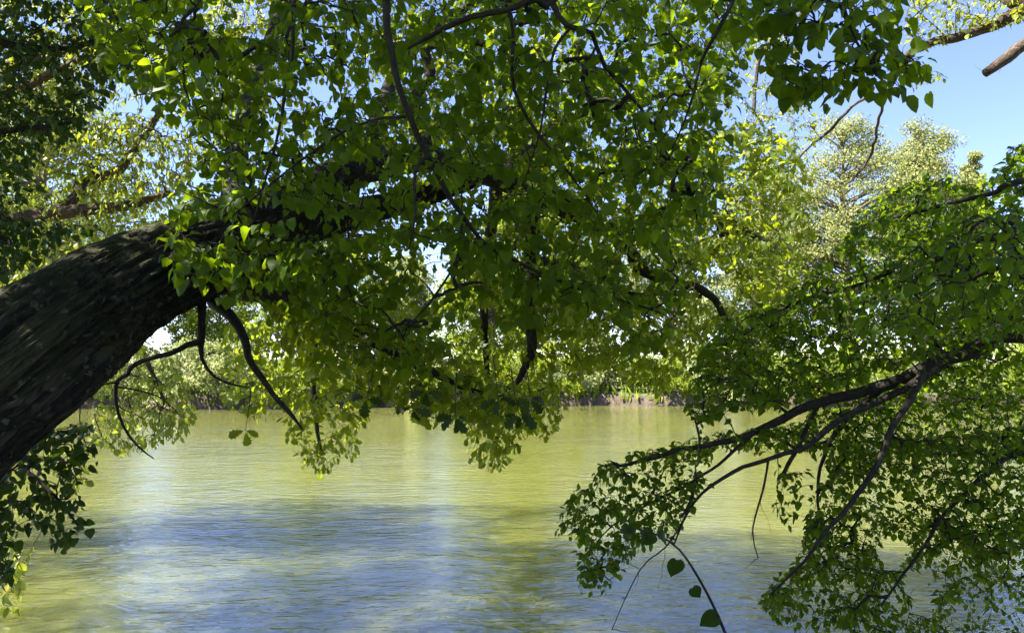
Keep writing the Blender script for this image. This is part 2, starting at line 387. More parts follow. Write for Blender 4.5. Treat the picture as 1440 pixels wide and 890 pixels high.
h = math_(t, 'ADD', h, math_(t, 'MULTIPLY', wn(.5, (.6, 1.2, 1), 2, .1, .8), .8))
pat = wn(.16, (.5, 1.3, 1), 2, .1, .5)
st = math_(t, 'ADD', -.15, math_(t, 'MULTIPLY', pat, 2.1))
bp = N(t, 'ShaderNodeBump'); bp.inputs['Distance'].default_value = .13
t.links.new(math_(t, 'MULTIPLY', st, .45), bp.inputs['Strength']); t.links.new(h, bp.inputs['Height'])
pb = N(t, 'ShaderNodeBsdfPrincipled'); pb.inputs['Roughness'].default_value = .04; pb.inputs['IOR'].default_value = 1.75; pb.inputs['Specular IOR Level'].default_value = 1.0
cr = ramp(t, [(.3, (.086, .092, .020)), (.7, (.108, .112, .028))]); t.links.new(wn(.10, (.4, 1.6, 1), 3, .05), cr.inputs[0])
pb.subsurface_method = 'BURLEY'; pb.inputs['Subsurface Weight'].default_value = 1; pb.inputs['Subsurface Radius'].default_value = (1.2, 1.2, .6); pb.inputs['Subsurface Scale'].default_value = 1.0
t.links.new(cr.outputs[0], pb.inputs['Base Color']); t.links.new(bp.outputs[0], pb.inputs['Normal']); t.links.new(pb.outputs[0], o.inputs[0])
M_water = m
grid('river_water', np.linspace(-500, 500, 21), np.linspace(-2, 400, 21), lambda X, Y: X*0, M_water)

def soil(name, lo, hi, g):
    m, t, o = newmat(name); tc = N(t, 'ShaderNodeTexCoord'); nz = N(t, 'ShaderNodeTexNoise'); nz.inputs['Scale'].default_value = 1.7; nz.inputs['Detail'].default_value = 8
    t.links.new(tc.outputs['Object'], nz.inputs[0]); ge = N(t, 'ShaderNodeNewGeometry'); sp = N(t, 'ShaderNodeSeparateXYZ'); t.links.new(ge.outputs['Normal'], sp.inputs[0])
    c = ramp(t, [(.3, lo), (.7, hi)]); t.links.new(nz.outputs[0], c.inputs[0])
    f = math_(t, 'MULTIPLY', math_(t, 'SUBTRACT', sp.outputs[2], .72), 5); mx = N(t, 'ShaderNodeMix', data_type='RGBA'); mx.clamp_factor = True
    t.links.new(f, mx.inputs[0]); t.links.new(c.outputs[0], mx.inputs[6]); mx.inputs[7].default_value = (*g, 1)
    pb = N(t, 'ShaderNodeBsdfPrincipled'); pb.inputs['Roughness'].default_value = .95; t.links.new(mx.outputs[2], pb.inputs['Base Color'])
    bp = N(t, 'ShaderNodeBump'); bp.inputs['Distance'].default_value = .15; t.links.new(nz.outputs[0], bp.inputs['Height']); t.links.new(bp.outputs[0], pb.inputs['Normal'])
    t.links.new(pb.outputs[0], o.inputs[0]); return m
M_soil = soil('bank_soil', (.03, .022, .015), (.12, .09, .06), (.05, .075, .02))
def shore(X): return 60+X*.075+1.6*np.sin(X*.11+1)+.7*np.sin(X*.37)
def fbz(X, Y):
    e = Y-shore(X); n = np.vectorize(lambda a, b: mnoise.noise(Vector((a*.35, b*.35, 0))))(X, Y)
    return np.where(e < 0, -1.2, np.minimum(e*2.2, 1.1+.018*e)*(1+.25*n))+.2*n-.1
xs = np.linspace(-130, 160, 360); ys = np.concatenate([np.linspace(46, 80, 110), np.linspace(82, 400, 40)])
grid('far_bank_ground', xs, ys, fbz, M_soil)
def nbz(X, Y):
    n = np.vectorize(lambda a, b: mnoise.noise(Vector((a*.5, b*.5, 3))))(X, Y)
    return 1.35+.12*n-np.clip(Y-2.6+.06*np.abs(X)*np.sign(-X)*0, 0, 9)*.62
grid('near_bank_ground', np.linspace(-60, 60, 90), np.linspace(-60, 9, 80), nbz, M_soil)

# ------------------------------------------------------------------ far trees and bushes
def far_tree(name, px, top, wpx, d, mat, label, cat, group, base=None, nclump=60, per=90, lsz=.30, shape='round', off=0.0):
    if shape == 'bush':
        for _ in range(6): d = shore(P(px, 516, d)[0])+(2.3 if 800 < px < 960 else 1.2)
    b = P(px, 516, d); bx, by = b[0], b[1]; z0 = .9 if shape != 'bush' or 800 < px < 960 else .35
    ztop = float(P(px, top, d)[2]); H = ztop-z0; W = wpx/FP*d/2
    root = empty(name, (bx, by, z0-.3), label, cat, group)
    lo = .0 if shape in ('bush',) else .16
    c = []
    while len(c) < nclump:
        q = rng.uniform(-1, 1, 3); 
        if (q**2).sum() > 1: continue
        zz = (q[2]+1)/2
        if shape == 'poplar': rr = W*(math.sin(math.pi*min(1, zz*.82+.16))**.7)
        elif shape == 'bush': rr = W*(1-zz*.25)
        else: rr = W*(math.sin(math.pi*(zz*.80+.16))**.6)
        a = rng.uniform(0, 6.28); r_ = rr*math.sqrt(rng.uniform(.05, 1))
        c.append([bx+math.cos(a)*r_, by+math.sin(a)*r_, z0+H*(lo+(1-lo)*zz)-rng.uniform(0, .06)*H*(r_/W)**2*2])
    c = np.array(c)
    # wood
    rT = .018*H+.05
    lean = rng.normal(0, .02*H, 2)
    g = catmull(np.array([[bx, by, z0-.6, rT*1.3], [bx+lean[0]*.4, by+lean[1], z0+H*.3, rT], [bx+lean[0], by, z0+H*.65, rT*.5], [bx, by, z0+H*.93, rT*.12]]), H*.04)
    v = tube(g, 8, .0, 0)
    mk('trunk', v[0], v[1], M_farbark, root, v[2], smooth=True)
    K = 5; tt = np.linspace(0, 1, K)[None, :, None]
    zt = np.clip(c[:, 2]-.35*np.hypot(c[:, 0]-bx, c[:, 1]-by)-.5, z0+.1*H, z0+.9*H)
    st_ = np.stack([np.interp(zt, g[:, 2], g[:, 0]), np.interp(zt, g[:, 2], g[:, 1]), zt], 1)
    mid = (st_+c)/2+UP*.3
    pth = (1-tt)**2*st_[:, None]+2*tt*(1-tt)*mid[:, None]+tt**2*c[:, None]
    v2 = tubes_batch(pth, np.repeat(np.linspace(rT*.28, rT*.05, K)[None], len(c), 0), 4)
    mk('limbs', v2[0], v2[1], M_farbark, root, v2[2], smooth=True)
    # leaves in clumps around limb ends
    cr_ = rng.uniform(.45, 1.0, len(c))*W*(.36 if shape != 'poplar' else .34)
    n = per*len(c); ci = rng.integers(0, len(c), n)
    dd = nrm(rng.normal(0, 1, (n, 3)))*(rng.uniform(0, 1, n)**.45)[:, None]; dd[:, 2] *= .62
    pos = c[ci]+dd*cr_[ci][:, None]; pos[:, 2] = np.maximum(pos[:, 2], z0-.3)
    tip = dd*.5+rng.normal(0, .6, (n, 3))-UP*.4; nor = dd*.8+UP*.5+rng.normal(0, .5, (n, 3))
    cv = rng.uniform(-.2, .2, len(c))
    leaves_mesh('crown', pos, tip, nor, lsz*rng.uniform(.5, 1.2, n), [QUAD], mat, root, np.clip(rng.beta(2, 2, n)+cv[ci], 0, 1))
    return root
TG = 'trees on the far river bank'
far = [ # px, top, width, depth, mat, shape, label
 (-330, 300, 300, 78, M_fg, 'round', 'green tree on the far bank beyond the left edge'),
 (-90, 300, 260, 72, M_fg, 'round', 'broad green far bank tree behind the leaning trunk, at the left edge'),
 (90, 345, 190, 76, M_fs, 'round', 'pale far bank tree behind the leaning trunk, second from the left edge'),
 (30, 60, 330, 74, M_fg, 'round', 'tallest far bank tree, bright green above the leaning trunk at the upper left'),
 (738, 130, 105, 78, M_fg, 'poplar', 'narrow green far bank tree mirrored as a dark column in the water at the centre'),
 (306, 390, 135, 78, M_fg, 'round', 'low green far bank tree seen under the arch of the leaning trunk'),
 (445, 300, 170, 74, M_fg, 'round', 'tall green far bank tree behind the bright hanging oak shoots'),
 (560, 345, 110, 80, M_fs, 'round', 'pale grey-green far bank tree just left of the bright gap in the leaves'),
 (690, 330, 150, 72, M_fg, 'round', 'green far bank tree just right of the bright gap in the leaves'),
 (815, 290, 170, 75, M_fg, 'round', 'rounded green far bank tree behind the middle of the oak crown'),
 (945, 280, 160, 73, M_fs, 'round', 'pale far bank tree above the brown cut bank'),
 (1075, 215, 150, 82, M_fp, 'poplar', 'leftmost of the tall silvery poplars against the blue sky'),
 (1195, 150, 190, 80, M_fp, 'poplar', 'tallest silvery poplar, in the middle of the pale group under the blue sky'),
 (1310, 160, 150, 84, M_fp, 'poplar', 'broad silvery poplar right of the tallest one'),
 (1378, 200, 60, 88, M_fp, 'poplar', 'slender silvery poplar at the right end of the pale group'),
 (1480, 330, 190, 74, M_fg, 'round', 'green far bank tree hidden behind the right hand foliage'),
 (1680, 300, 220, 76, M_fg, 'round', 'green far bank tree beyond the right edge'),
 (1920, 300, 260, 80, M_fg, 'round', 'green far bank tree far beyond the right edge'),
]
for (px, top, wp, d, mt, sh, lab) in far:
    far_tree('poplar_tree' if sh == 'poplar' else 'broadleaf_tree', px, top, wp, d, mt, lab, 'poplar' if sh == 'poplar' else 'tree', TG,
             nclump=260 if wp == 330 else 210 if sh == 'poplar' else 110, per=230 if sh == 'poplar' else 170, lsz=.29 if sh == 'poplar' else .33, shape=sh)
bl = ['far left pale bush', 'second', 'third']
bushes = [(-130, 470, 190, 60, M_fg), (30, 465, 190, 59, M_fs), (175, 490, 130, 58, M_fs), (262, 470, 110, 60, M_fs), (330, 480, 110, 61, M_fs),
 (425, 500, 120, 60, M_fg), (520, 492, 110, 61, M_fs), (605, 505, 100, 62, M_fs), (690, 485, 120, 62, M_fg), (775, 470, 110, 64, M_fg),
 (850, 480, 100, 64.5, M_fs), (930, 500, 100, 65, M_fg), (1010, 480, 120, 66, M_fs), (1110, 490, 130, 67, M_fg), (1220, 480, 140, 68, M_fg), (1340, 485, 140, 69, M_fs), (1470, 480, 150, 70, M_fg), (1620, 470, 180, 71, M_fg)]
where = ['below the left edge foliage, out past the trunk', 'hidden behind the thick trunk', 'left of the arch under the trunk, behind the willow', 'left one of the two framed by the arch under the trunk',
 'right one of the two framed by the arch under the trunk', 'behind the curved bare branch tip', 'behind the bright hanging shoots', 'behind the dark dangling oak leaves',
 'behind the hanging shoots in the middle', 'at the left end of the brown cut bank', 'overhanging the brown cut bank, with pale leaves', 'behind the white fallen branch',
 'at the right end of the brown cut bank', 'behind the long bough from the right, nearest its tip', 'behind the middle of the long bough', 'behind the thick end of the long bough', 'at the right edge behind the leaves', 'past the right edge']
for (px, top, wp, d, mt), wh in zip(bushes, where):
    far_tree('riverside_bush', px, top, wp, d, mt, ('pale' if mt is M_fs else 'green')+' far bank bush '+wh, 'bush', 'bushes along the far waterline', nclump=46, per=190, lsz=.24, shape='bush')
# reeds and grass fringe on the cut bank
nb_ = 9000; gx = rng.uniform(-75, 110, nb_); gd = rng.uniform(.1, 6, nb_)**1.0
gp_ = np.stack([gx, shore(gx)+gd, np.minimum(gd*2.0, 1.0)-.05], 1); hgt = rng.uniform(.3, 1.1, nb_)
gt = np.stack([rng.normal(0, .25, nb_), rng.normal(-.1, .25, nb_), np.ones(nb_)], 1)
tag(leaves_mesh('bank_grass', gp_, gt, np.stack([rng.normal(0, .5, nb_), -np.ones(nb_), rng.normal(0, .3, nb_)], 1), hgt, [LANCE], M_fg, None, rng.beta(2, 2, nb_)), 'rough grass and sedge along the far bank', 'grass', None, 'stuff')
# fallen branch at the far waterline
fb = catmull(np.array([[*P(845, 535, 63.5), .03], [*P(870, 545, 63), .08], [*P(905, 546, 62.6), .10], [*P(945, 549, 62), .11], [*P(985, 556, 61.5), .08]]), .3)
v = tube(fb, 8); r_ = empty('fallen_branch', P(905, 560, 62.6), 'bleached fallen branch lying along the far waterline below the cut bank', 'branch')
mk('bough', v[0], v[1], M_farbark, r_, v[2], smooth=True)
tw = [tube(catmull(np.array([[*P(a, b, d), .03], [*P(a+dx/2, b+dy/2-3, d), .02], [*P(a+dx, b+dy, d), .01]]), .3), 5) for a, b, d, dx, dy in ((870, 545, 63, -14, 14), (905, 546, 62.6, 12, -16), (935, 548, 62.2, -10, 12))]
for v in tw: mk('twig', v[0], v[1], M_farbark, r_, v[2], smooth=True)

# ------------------------------------------------------------------ leaning oak
oak = empty('oak_tree', (-3.9, 3.2, 1.0), 'thick mossy oak trunk leaning in from the left over the river', 'tree')
og = [
 G(('w', -4.3, 2.9, .2, .55), ('w', -3.9, 3.1, 1.3, .42), ('w', -3.2, 3.35, 2.35, .35), (0, 532, 3.6, 89), (100, 456, 4.1, 79), (180, 404, 4.5, 68), (250, 374, 4.9, 58), (330, 350, 5.3, 46), (400, 325, 5.8, 30), (480, 305, 6.3, 20), (560, 285, 6.8, 16), (640, 262, 7.2, 12), (700, 240, 7.6, 8), (760, 200, 8, 3)),
 G((270, 345, 5.0, 34), (340, 310, 5.3, 34), (420, 275, 5.7, 27), (490, 240, 6, 25), (545, 228, 6.3, 22), (600, 222, 6.6, 18), (650, 238, 6.9, 16), (700, 252, 7.2, 15), (740, 276, 7.4, 12), (747, 320, 7.6, 11), (748, 370, 7.7, 10), (744, 440, 7.8, 8), (748, 490, 7.8, 7), (735, 520, 7.8, 5), (716, 548, 7.8, 3)),
 G((730, 268, 7.35, 10), (800, 300, 7.8, 9), (860, 328, 8, 8), (885, 350, 8.1, 8), (895, 372, 8.1, 9), (930, 393, 8.2, 8), (985, 408, 8.2, 6), (1010, 430, 8.2, 5), (1040, 480, 8.2, 4), (1090, 545, 8.3, 2)),
 G((748, 365, 7.7, 7), (800, 376, 8, 6), (845, 388, 8.2, 5), (875, 412, 8.2, 5), (905, 416, 8.2, 5), (940, 410, 8.2, 4), (985, 417, 8.2, 3)),
 G((850, 322, 8, 7), (930, 300, 8.5, 6), (1005, 305, 8.8, 6), (1015, 330, 8.8, 5), (1040, 322, 8.8, 5), (1085, 345, 8.8, 3)),
 G((320, 385, 5.25, 30), (400, 418, 5.2, 18), (470, 450, 5.2, 12), (540, 490, 5.2, 8), (620, 530, 5.2, 5), (700, 560, 5.2, 3)),
 G((590, 224, 6.5, 12), (600, 185, 6.8, 9), (583, 145, 6.9, 8), (605, 100, 7, 7), (598, 68, 7, 7), (640, 58, 7.2, 6), (690, 66, 7.3, 4)),
 G((480, 305, 6.3, 12), (470, 350, 7.5, 9), (450, 420, 9, 7), (440, 500, 9.5, 5), (445, 590, 9.5, 3), (452, 640, 9.5, 1.5)),
 G((700, 252, 7.2, 10), (690, 330, 8.2, 8), (680, 430, 8.8, 6), (685, 520, 9, 4), (700, 600, 9, 3), (690, 655, 9, 1.5)),
 G((300, 425, 5.1, 14), (328, 447, 5.0, 10), (345, 475, 4.95, 8), (355, 510, 4.9, 6.5), (385, 555, 4.9, 5), (410, 585, 4.9, 3.5), (426, 604, 4.9, 1.5)),
 G((283, 425, 4.9, 9), (281, 455, 4.85, 7), (282, 478, 4.85, 7.5), (262, 485, 4.85, 5.5), (240, 497, 4.85, 5), (205, 506, 4.85, 4.5), (184, 515, 4.85, 4.5), (180, 526, 4.85, 4), (165, 537, 4.85, 4), (163, 565, 4.85, 3.2), (172, 598, 4.85, 2.6), (195, 628, 4.85, 2), (216, 645, 4.85, 1)),
 G((282, 478, 4.85, 6), (284, 505, 4.85, 3.5), (300, 530, 4.85, 2.5), (325, 541, 4.85, 2), (346, 545, 4.85, 1.3)),
 G((165, 545, 4.85, 2), (195, 549, 4.85, 1.6), (225, 558, 4.9, 1.3), (245, 575, 4.95, 1), (254, 588, 5, .6)),
 G((168, 540, 4.85, 2.2), (150, 540, 4.8, 1.6), (120, 555, 4.8, 1.2), (112, 590, 4.8, 1), (125, 640, 4.8, .7)),
 G((165, 570, 4.85, 1.5), (185, 580, 4.85, 1), (180, 560, 4.85, .8), (200, 552, 4.85, .6)),
]
og += [G((480, 300, 6.3, 14), (520, 200, 7.2, 11), (560, 100, 8.4, 9), (640, 20, 9.5, 6), (760, -20, 10.5, 4), (900, 10, 11, 2)),
 G((330, 345, 5.3, 22), (330, 250, 6.2, 15), (350, 150, 7.4, 12), (380, 60, 8.6, 9), (420, -60, 9.8, 7), (440, -200, 11, 4)),
 G((700, 252, 7.2, 10), (760, 190, 8, 8), (850, 150, 9, 6), (950, 130, 10, 4), (1030, 110, 10.5, 2))]
og = [g if i < 9 or i > 14 else np.column_stack([g[:, :3], g[:, 3]*.72]) for i, g in enumerate(og)]
labels = {0: ('trunk', 'thick dark furrowed leaning trunk'), 9: ('bare_branch', 'curved bare branch hanging below the trunk'), 10: ('bare_branch', 'forked leafless branch under the arch of the trunk'),
          11: ('bare_branch', 'thin bare shoot curving right'), 12: ('bare_branch', 'thin drooping twig'), 13: ('bare_branch', 'hanging thread-like twig'), 14: ('bare_branch', 'short curled twig')}
H0 = [(608, 385, 24, 45), (560, 590, 30, 16), (690, 150, 0.1, .1)]
os_ = np.vstack([
 region([(370, 425), (480, 410), (600, 470), (700, 525), (760, 575), (745, 600), (640, 600), (560, 572), (470, 555), (400, 500)], 4.8, 5.8, 560, H0, .6),
 region([(315, 440), (560, 480), (550, 560), (520, 560), (500, 640), (450, 668), (415, 650), (400, 590), (345, 590), (315, 560)], 8.2, 11, 640, (), .6, 5),
 region([(580, 440), (800, 430), (860, 500), (800, 550), (775, 615), (735, 610), (700, 665), (670, 650), (640, 590), (590, 560)], 7.6, 9.6, 700, H0, .6, 9),
 region([(740, 230), (1060, 170), (1120, 200), (1150, 320), (1120, 400), (1100, 470), (1070, 530), (960, 520), (930, 550), (860, 520), (800, 500)], 7.2, 10.5, 3400, [(1010, 400, 30, 30), (870, 465, 25, 18)], .8, 2),
 region([(240, 300), (500, 200), (700, 120), (760, 240), (740, 420), (560, 460), (480, 420), (380, 400)], 5.8, 8.5, 1000, H0, .7, 3),
 region([(280, -30), (1060, -30), (1050, 180), (900, 260), (500, 260), (300, 200)], 8.6, 11.5, 1500, [(330, 15, 50, 20)], .9, 4),
 region([(500, 20), (760, 20), (900, 150), (760, 240), (560, 180)], 6.5, 9, 600, (), .8, 4),
])
grow(oak, og, os_, {0: M_oakbark, 1: M_oakbark, '*': M_bark}, M_oak, [OAK, OAKS], .105, spacing=.045, reach=.42, pet=.01, hang=.7, rough=(0,), labels=labels,
     branch_name='limb', keep_bare=(0, 9, 10, 11, 12, 13, 14), sides=16, maxlen=2.4)

# dangling rosettes of big lobed leaves at the limb tips, dark against the water
for (cx, cy_, n_) in ((580, 574, 3), (640, 586, 5), (730, 582, 5), (745, 560, 4), (700, 560, 3), (515, 560, 3), (600, 550, 3), (345, 605, 3)):
    dp = 4.7 if cx != 345 else 4.9
    a = P(cx, cy_, dp); an = np.linspace(-1.5, 1.5, n_)+rng.normal(0, .15, n_)
    tp = np.stack([np.sin(an), rng.normal(0, .35, n_), -np.cos(an)*.9-.1], 1)
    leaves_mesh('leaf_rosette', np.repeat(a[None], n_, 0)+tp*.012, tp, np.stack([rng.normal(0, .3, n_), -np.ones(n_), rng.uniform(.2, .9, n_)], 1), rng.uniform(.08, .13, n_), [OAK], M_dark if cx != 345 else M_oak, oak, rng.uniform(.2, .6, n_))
    q_ = a+np.array([rng.normal(0, .03), .05, .28]); cc = catmull(np.array([[*q_, .004], [*((a+q_)/2+rng.normal(0, .012, 3)), .003], [*a, .002]]), .03); v = tube(cc, 5)
    mk('twig', v[0], v[1], M_bark, oak, v[2], smooth=True)

# ------------------------------------------------------------------ linden overhead: trunk behind the viewer, limbs arching over and hanging into view
lin = empty('linden_tree', (1.2, -4.0, 1.2), 'near linden with large heart shaped leaves hanging down across the top centre', 'tree')
lg = [
 G(('w', 1.2, -4.0, .6, .42), ('w', 1.15, -3.9, 3, .34), ('w', 1.1, -3.6, 6.5, .28), ('w', 1.0, -3.2, 10, .2), ('w', .9, -2.8, 14, .1)),
 G(('w', 1.1, -3.6, 6.3, .14), ('w', .2, -1.5, 7.2, .11), ('w', -.5, 1.2, 6.9, .08), ('w', -.62, 2.4, 5.9, .05), (535, -60, 3.1, 12), (540, 0, 3.1, 9), (548, 60, 3.1, 8), (562, 130, 3.15, 7), (583, 190, 3.2, 6.5), (615, 250, 3.3, 6), (650, 305, 3.4, 5), (700, 355, 3.5, 4.5), (760, 385, 3.6, 4), (830, 408, 3.7, 3), (930, 440, 3.8, 2)),
 G(('w', -.1, 0.2, 7.15, .06), ('w', .5, 1.8, 6.3, .045), (800, -60, 3.3, 9), (745, 3, 3.3, 7), (690, 18, 3.3, 6.5), (640, 35, 3.3, 6), (603, 53, 3.3, 5), (572, 70, 3.3, 2.5)),
 G(('w', 1.0, -3.4, 7.6, .12), ('w', 1.0, -.5, 8, .09), ('w', .7, 1.8, 6.6, .05), (770, -70, 3.5, 10), (776, 0, 3.5, 7), (800, 38, 3.5, 6), (832, 48, 3.5, 5), (850, 95, 3.55, 5), (885, 135, 3.6, 4), (915, 172, 3.6, 3), (950, 240, 3.7, 2)),
 G((715, 12, 3.3, 5), (721, 60, 3.3, 4.5), (722, 125, 3.35, 4), (742, 168, 3.4, 4), (765, 200, 3.45, 3.5), (792, 232, 3.5, 2.5), (840, 300, 3.6, 1.5)),
 G(('w', -.5, 1.2, 6.9, .05), ('w', -1.2, 2.3, 5.9, .03), (420, -50, 3.4, 6), (414, 0, 3.4, 5), (411, 60, 3.4, 4), (402, 130, 3.4, 3.5), (388, 200, 3.45, 3), (372, 260, 3.5, 3), (358, 310, 3.5, 2)),
 G(('w', -.5, 1.2, 6.9, .05), ('w', -1.9, 2.4, 6.1, .03), (270, -50, 3.8, 5), (258, 25, 3.8, 4), (235, 55, 3.8, 3), (195, 90, 3.8, 2)),
 G(('w', .8, 1.0, 7.3, .06), ('w', 1.6, 2.3, 6.0, .035), (1040, -50, 3.2, 6), (1030, 0, 3.2, 5), (1005, 55, 3.2, 4), (985, 90, 3.25, 3.5), (970, 150, 3.3, 2.5), (945, 210, 3.4, 1.5)),
 G(('w', .8, 1.0, 7.3, .06), ('w', 1.9, 2.0, 5.9, .035), (1170, -60, 2.9, 6), (1185, 10, 2.85, 4), (1205, 60, 2.8, 3), (1230, 100, 2.8, 2)),
 G((600, 222, 3.23, 5), (585, 240, 3.2, 4), (584, 300, 3.2, 3), (575, 350, 3.2, 2)),
 G((575, 165, 3.2, 4), (520, 170, 3.3, 3), (460, 200, 3.4, 3), (400, 245, 3.5, 2.5), (320, 310, 3.6, 2)),
 G((650, 305, 3.4, 4), (640, 370, 3.4, 3), (600, 430, 3.5, 2.5), (560, 470, 3.6, 2)),
 G((802, 40, 3.5, 4), (780, 70, 3.5, 3.5), (772, 110, 3.5, 3), (760, 180, 3.5, 2.5), (735, 260, 3.5, 1.5)),
]
LH = [(608, 385, 28, 50), (330, 20, 60, 26), (880, 465, 15, 10), (1060, 130, 25, 60), (620, 265, 30, 12), (1130, 60, 14, 20), (240, 180, 30, 16), (540, 110, 35, 22), (455, 130, 16, 12), (500, 235, 38, 16), (700, 255, 48, 18), (605, 75, 20, 26), (680, 68, 22, 10), (900, 375, 30, 22), (420, 315, 30, 10), (285, 322, 42, 20), (375, 290, 40, 16), (880, 350, 26, 14)]
ls = np.vstack([
 region([(230, 60), (330, 30), (420, -20), (1060, -20), (1060, 90), (1020, 180), (1000, 290), (960, 360), (950, 430), (880, 440), (760, 420), (600, 400), (430, 400), (330, 390), (240, 380), (230, 300), (290, 200), (200, 130)], 3.1, 5.8, 2500, LH, .55, 1),
 region([(560, 300), (700, 340), (820, 385), (950, 425), (955, 490), (900, 490), (830, 470), (740, 450), (640, 440), (560, 420)], 3.3, 4.0, 90, LH, .3, 7),
 region([(240, 330), (480, 330), (520, 420), (470, 450), (350, 420), (245, 400)], 3.4, 4.3, 150, (), .3, 8),
 region([(400, 380), (560, 400), (640, 470), (600, 520), (450, 500), (390, 440)], 3.8, 4.6, 130, LH, .3, 8),
 region([(1065, -20), (1250, -20), (1290, 60), (1305, 120), (1270, 135), (1210, 120), (1150, 150), (1080, 140), (1060, 60)], 2.6, 3.2, 230, LH, .3, 8),
 region([(100, -20), (330, -20), (330, 60), (220, 130), (150, 100)], 3.6, 5.6, 200, LH, .4, 8),
])
lg = [g if i == 0 else np.column_stack([g[:, :3], g[:, 3]*.62]) for i, g in enumerate(lg)]
grow(lin, lg, ls, M_bark, M_linden, [HEART, HEART2, HEART3, OVAL2, HEART], .061, spacing=.034, reach=.40, pet=.035, hang=1.0, branch_name='limb',
     labels={0: ('trunk', None)}, keep_bare=(0,), maxlen=1.6, sides=9)
# unseen linden leaf masses, added above and behind the viewer to shade the canopy
def unseen_crown(root, guides, centres, n, mat, tm, size, name='crown', clump=.7):
    c = np.array(centres, float); ctr = c[:, :3]; rd = c[:, 3]
    ci = rng.choice(len(c), n, p=rd**2/np.sum(rd**2)); dd = nrm(rng.normal(0, 1, (n, 3)))*(rng.uniform(0, 1, n)**.4)[:, None]; dd[:, 2] *= .6
    pos = ctr[ci]+dd*rd[ci][:, None]
    s = np.array([mnoise.noise(Vector(p*.55)) for p in pos]); pos = pos[s > -.12]; m_ = len(pos)
    return leaves_mesh(name, pos, rng.normal(0, .5, (m_, 3))-UP*.6, UP*.8+rng.normal(0, .5, (m_, 3)), size*rng.uniform(.7, 1.2, m_), tm, mat, root, rng.beta(2, 2, m_))
unseen_crown(lin, None, [(1, -3, 9, 4.0), (-2, -1, 9.5, 3.2), (3.5, -1.5, 8.5, 3), (0, 1.0, 9.2, 2.6), (1, -3, 13, 3.5), (-3, -4, 11, 3), (4, -4, 11, 3), (-1, 1, 12, 3), (2.5, 1.5, 10.5, 2.5), (-4.5, -1.5, 8.5, 3), (-6, 0, 10, 3), (-2.5, -3, 7.5, 2.5), (5.5, -1, 9, 3), (-4, .5, 7, 1.8), (-7, -5, 11, 4), (-3, -6, 14, 4), (3, -6, 14, 4), (-6, -1, 13, 3.5), (-4, 3, 10, 2.6), (-5.5, 1.5, 9, 2.5), (-3, 2.5, 12, 2.6)], 66000, M_linden, [OVAL2, OVAL2], .17)
# unseen oak leaf masses above the frame, added to shade trunk and near foliage
unseen_crown(oak, None, [(-4, 4, 9, 3.0), (-5, 1, 9, 3), (-7, 4, 10, 3), (-4.5, 2, 6.3, 1.6), (-9, 3, 12, 3)], 14000, M_oak, [OAKS], .18)

# ------------------------------------------------------------------ small-leaved maple on the left, dark against the sky
mp_ = empty('maple_tree', (-7.5, 4.5, 1.0), 'dark small-leaved tree filling the upper left corner against bright sky', 'tree')
mg = [
 G(('w', -7.5, 4.5, .4, .28), ('w', -7.3, 4.7, 3.5, .2), ('w', -6.9, 5.0, 6.5, .14), ('w', -6.6, 5.3, 9, .06)),
 G(('w', -7.0, 4.9, 6.0, .08), (-120, 60, 6.0, 9), (-20, 60, 6.2, 7), (60, 70, 6.4, 5), (130, 60, 6.5, 4), (220, 20, 6.6, 2)),
 G(('w', -7.25, 4.8, 4.2, .07), (-120, 230, 5.8, 8), (-20, 190, 5.9, 5), (50, 180, 6, 4), (110, 170, 6, 2)),
 G(('w', -7.3, 4.7, 3.6, .06), (-100, 330, 5.5, 6), (-20, 330, 5.5, 4), (20, 345, 5.5, 2)),
 G(('w', -7.0, 4.9, 6.2, .07), (-60, -60, 6.4, 6), (60, -40, 6.5, 5), (150, -20, 6.6, 4)),
 G(('w', -7.5, 4.55, 2.2, .07), ('w', -5.3, 4.5, 2.6, .05), (-10, 640, 4.6, 5), (40, 665, 4.4, 3), (80, 700, 4.3, 2), (110, 740, 4.3, 1.2)),
 G(('w', -5.3, 4.5, 2.6, .04), (20, 620, 4.7, 3), (80, 610, 4.6, 2.5), (125, 600, 4.6, 1.5)),
]
ms_ = np.vstack([
 region([(-60, -30), (260, -30), (220, 60), (150, 130), (110, 190), (60, 225), (-60, 250)], 5.6, 7.2, 1500, [(60, 110, 22, 14), (150, 40, 20, 14), (105, 80, 14, 12)], .9, 2),
 region([(-60, 240), (30, 220), (50, 260), (20, 300), (30, 380), (-60, 390)],  5.2, 6.2, 240, (), .8, 3),
 region([(-60, 300), (60, 300), (130, 320), (60, 360), (10, 385), (-60, 400)], 5.2, 6.2, 170, (), .6, 5),
 region([(-40, 640), (60, 600), (125, 590), (135, 650), (110, 690), (130, 740), (90, 770), (40, 730), (20, 760), (15, 820), (-40, 830)], 4.1, 4.9, 260, (), .6, 4),
])
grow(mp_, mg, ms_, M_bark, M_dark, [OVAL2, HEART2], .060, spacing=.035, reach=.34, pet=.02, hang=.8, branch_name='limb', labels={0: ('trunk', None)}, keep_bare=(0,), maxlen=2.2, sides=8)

unseen_crown(mp_, None, [(-8, 4.5, 10.5, 3), (-12, 6, 12.5, 4), (-10, 9, 13.5, 3.6), (-6, 9.5, 14, 3.4), (-2, 8.5, 14, 3.0), (-6.5, 6.5, 13, 3.4)], 30000, M_dark, [OVAL2], .20)  # leaf masses out of view, added high on the left to shade the near water

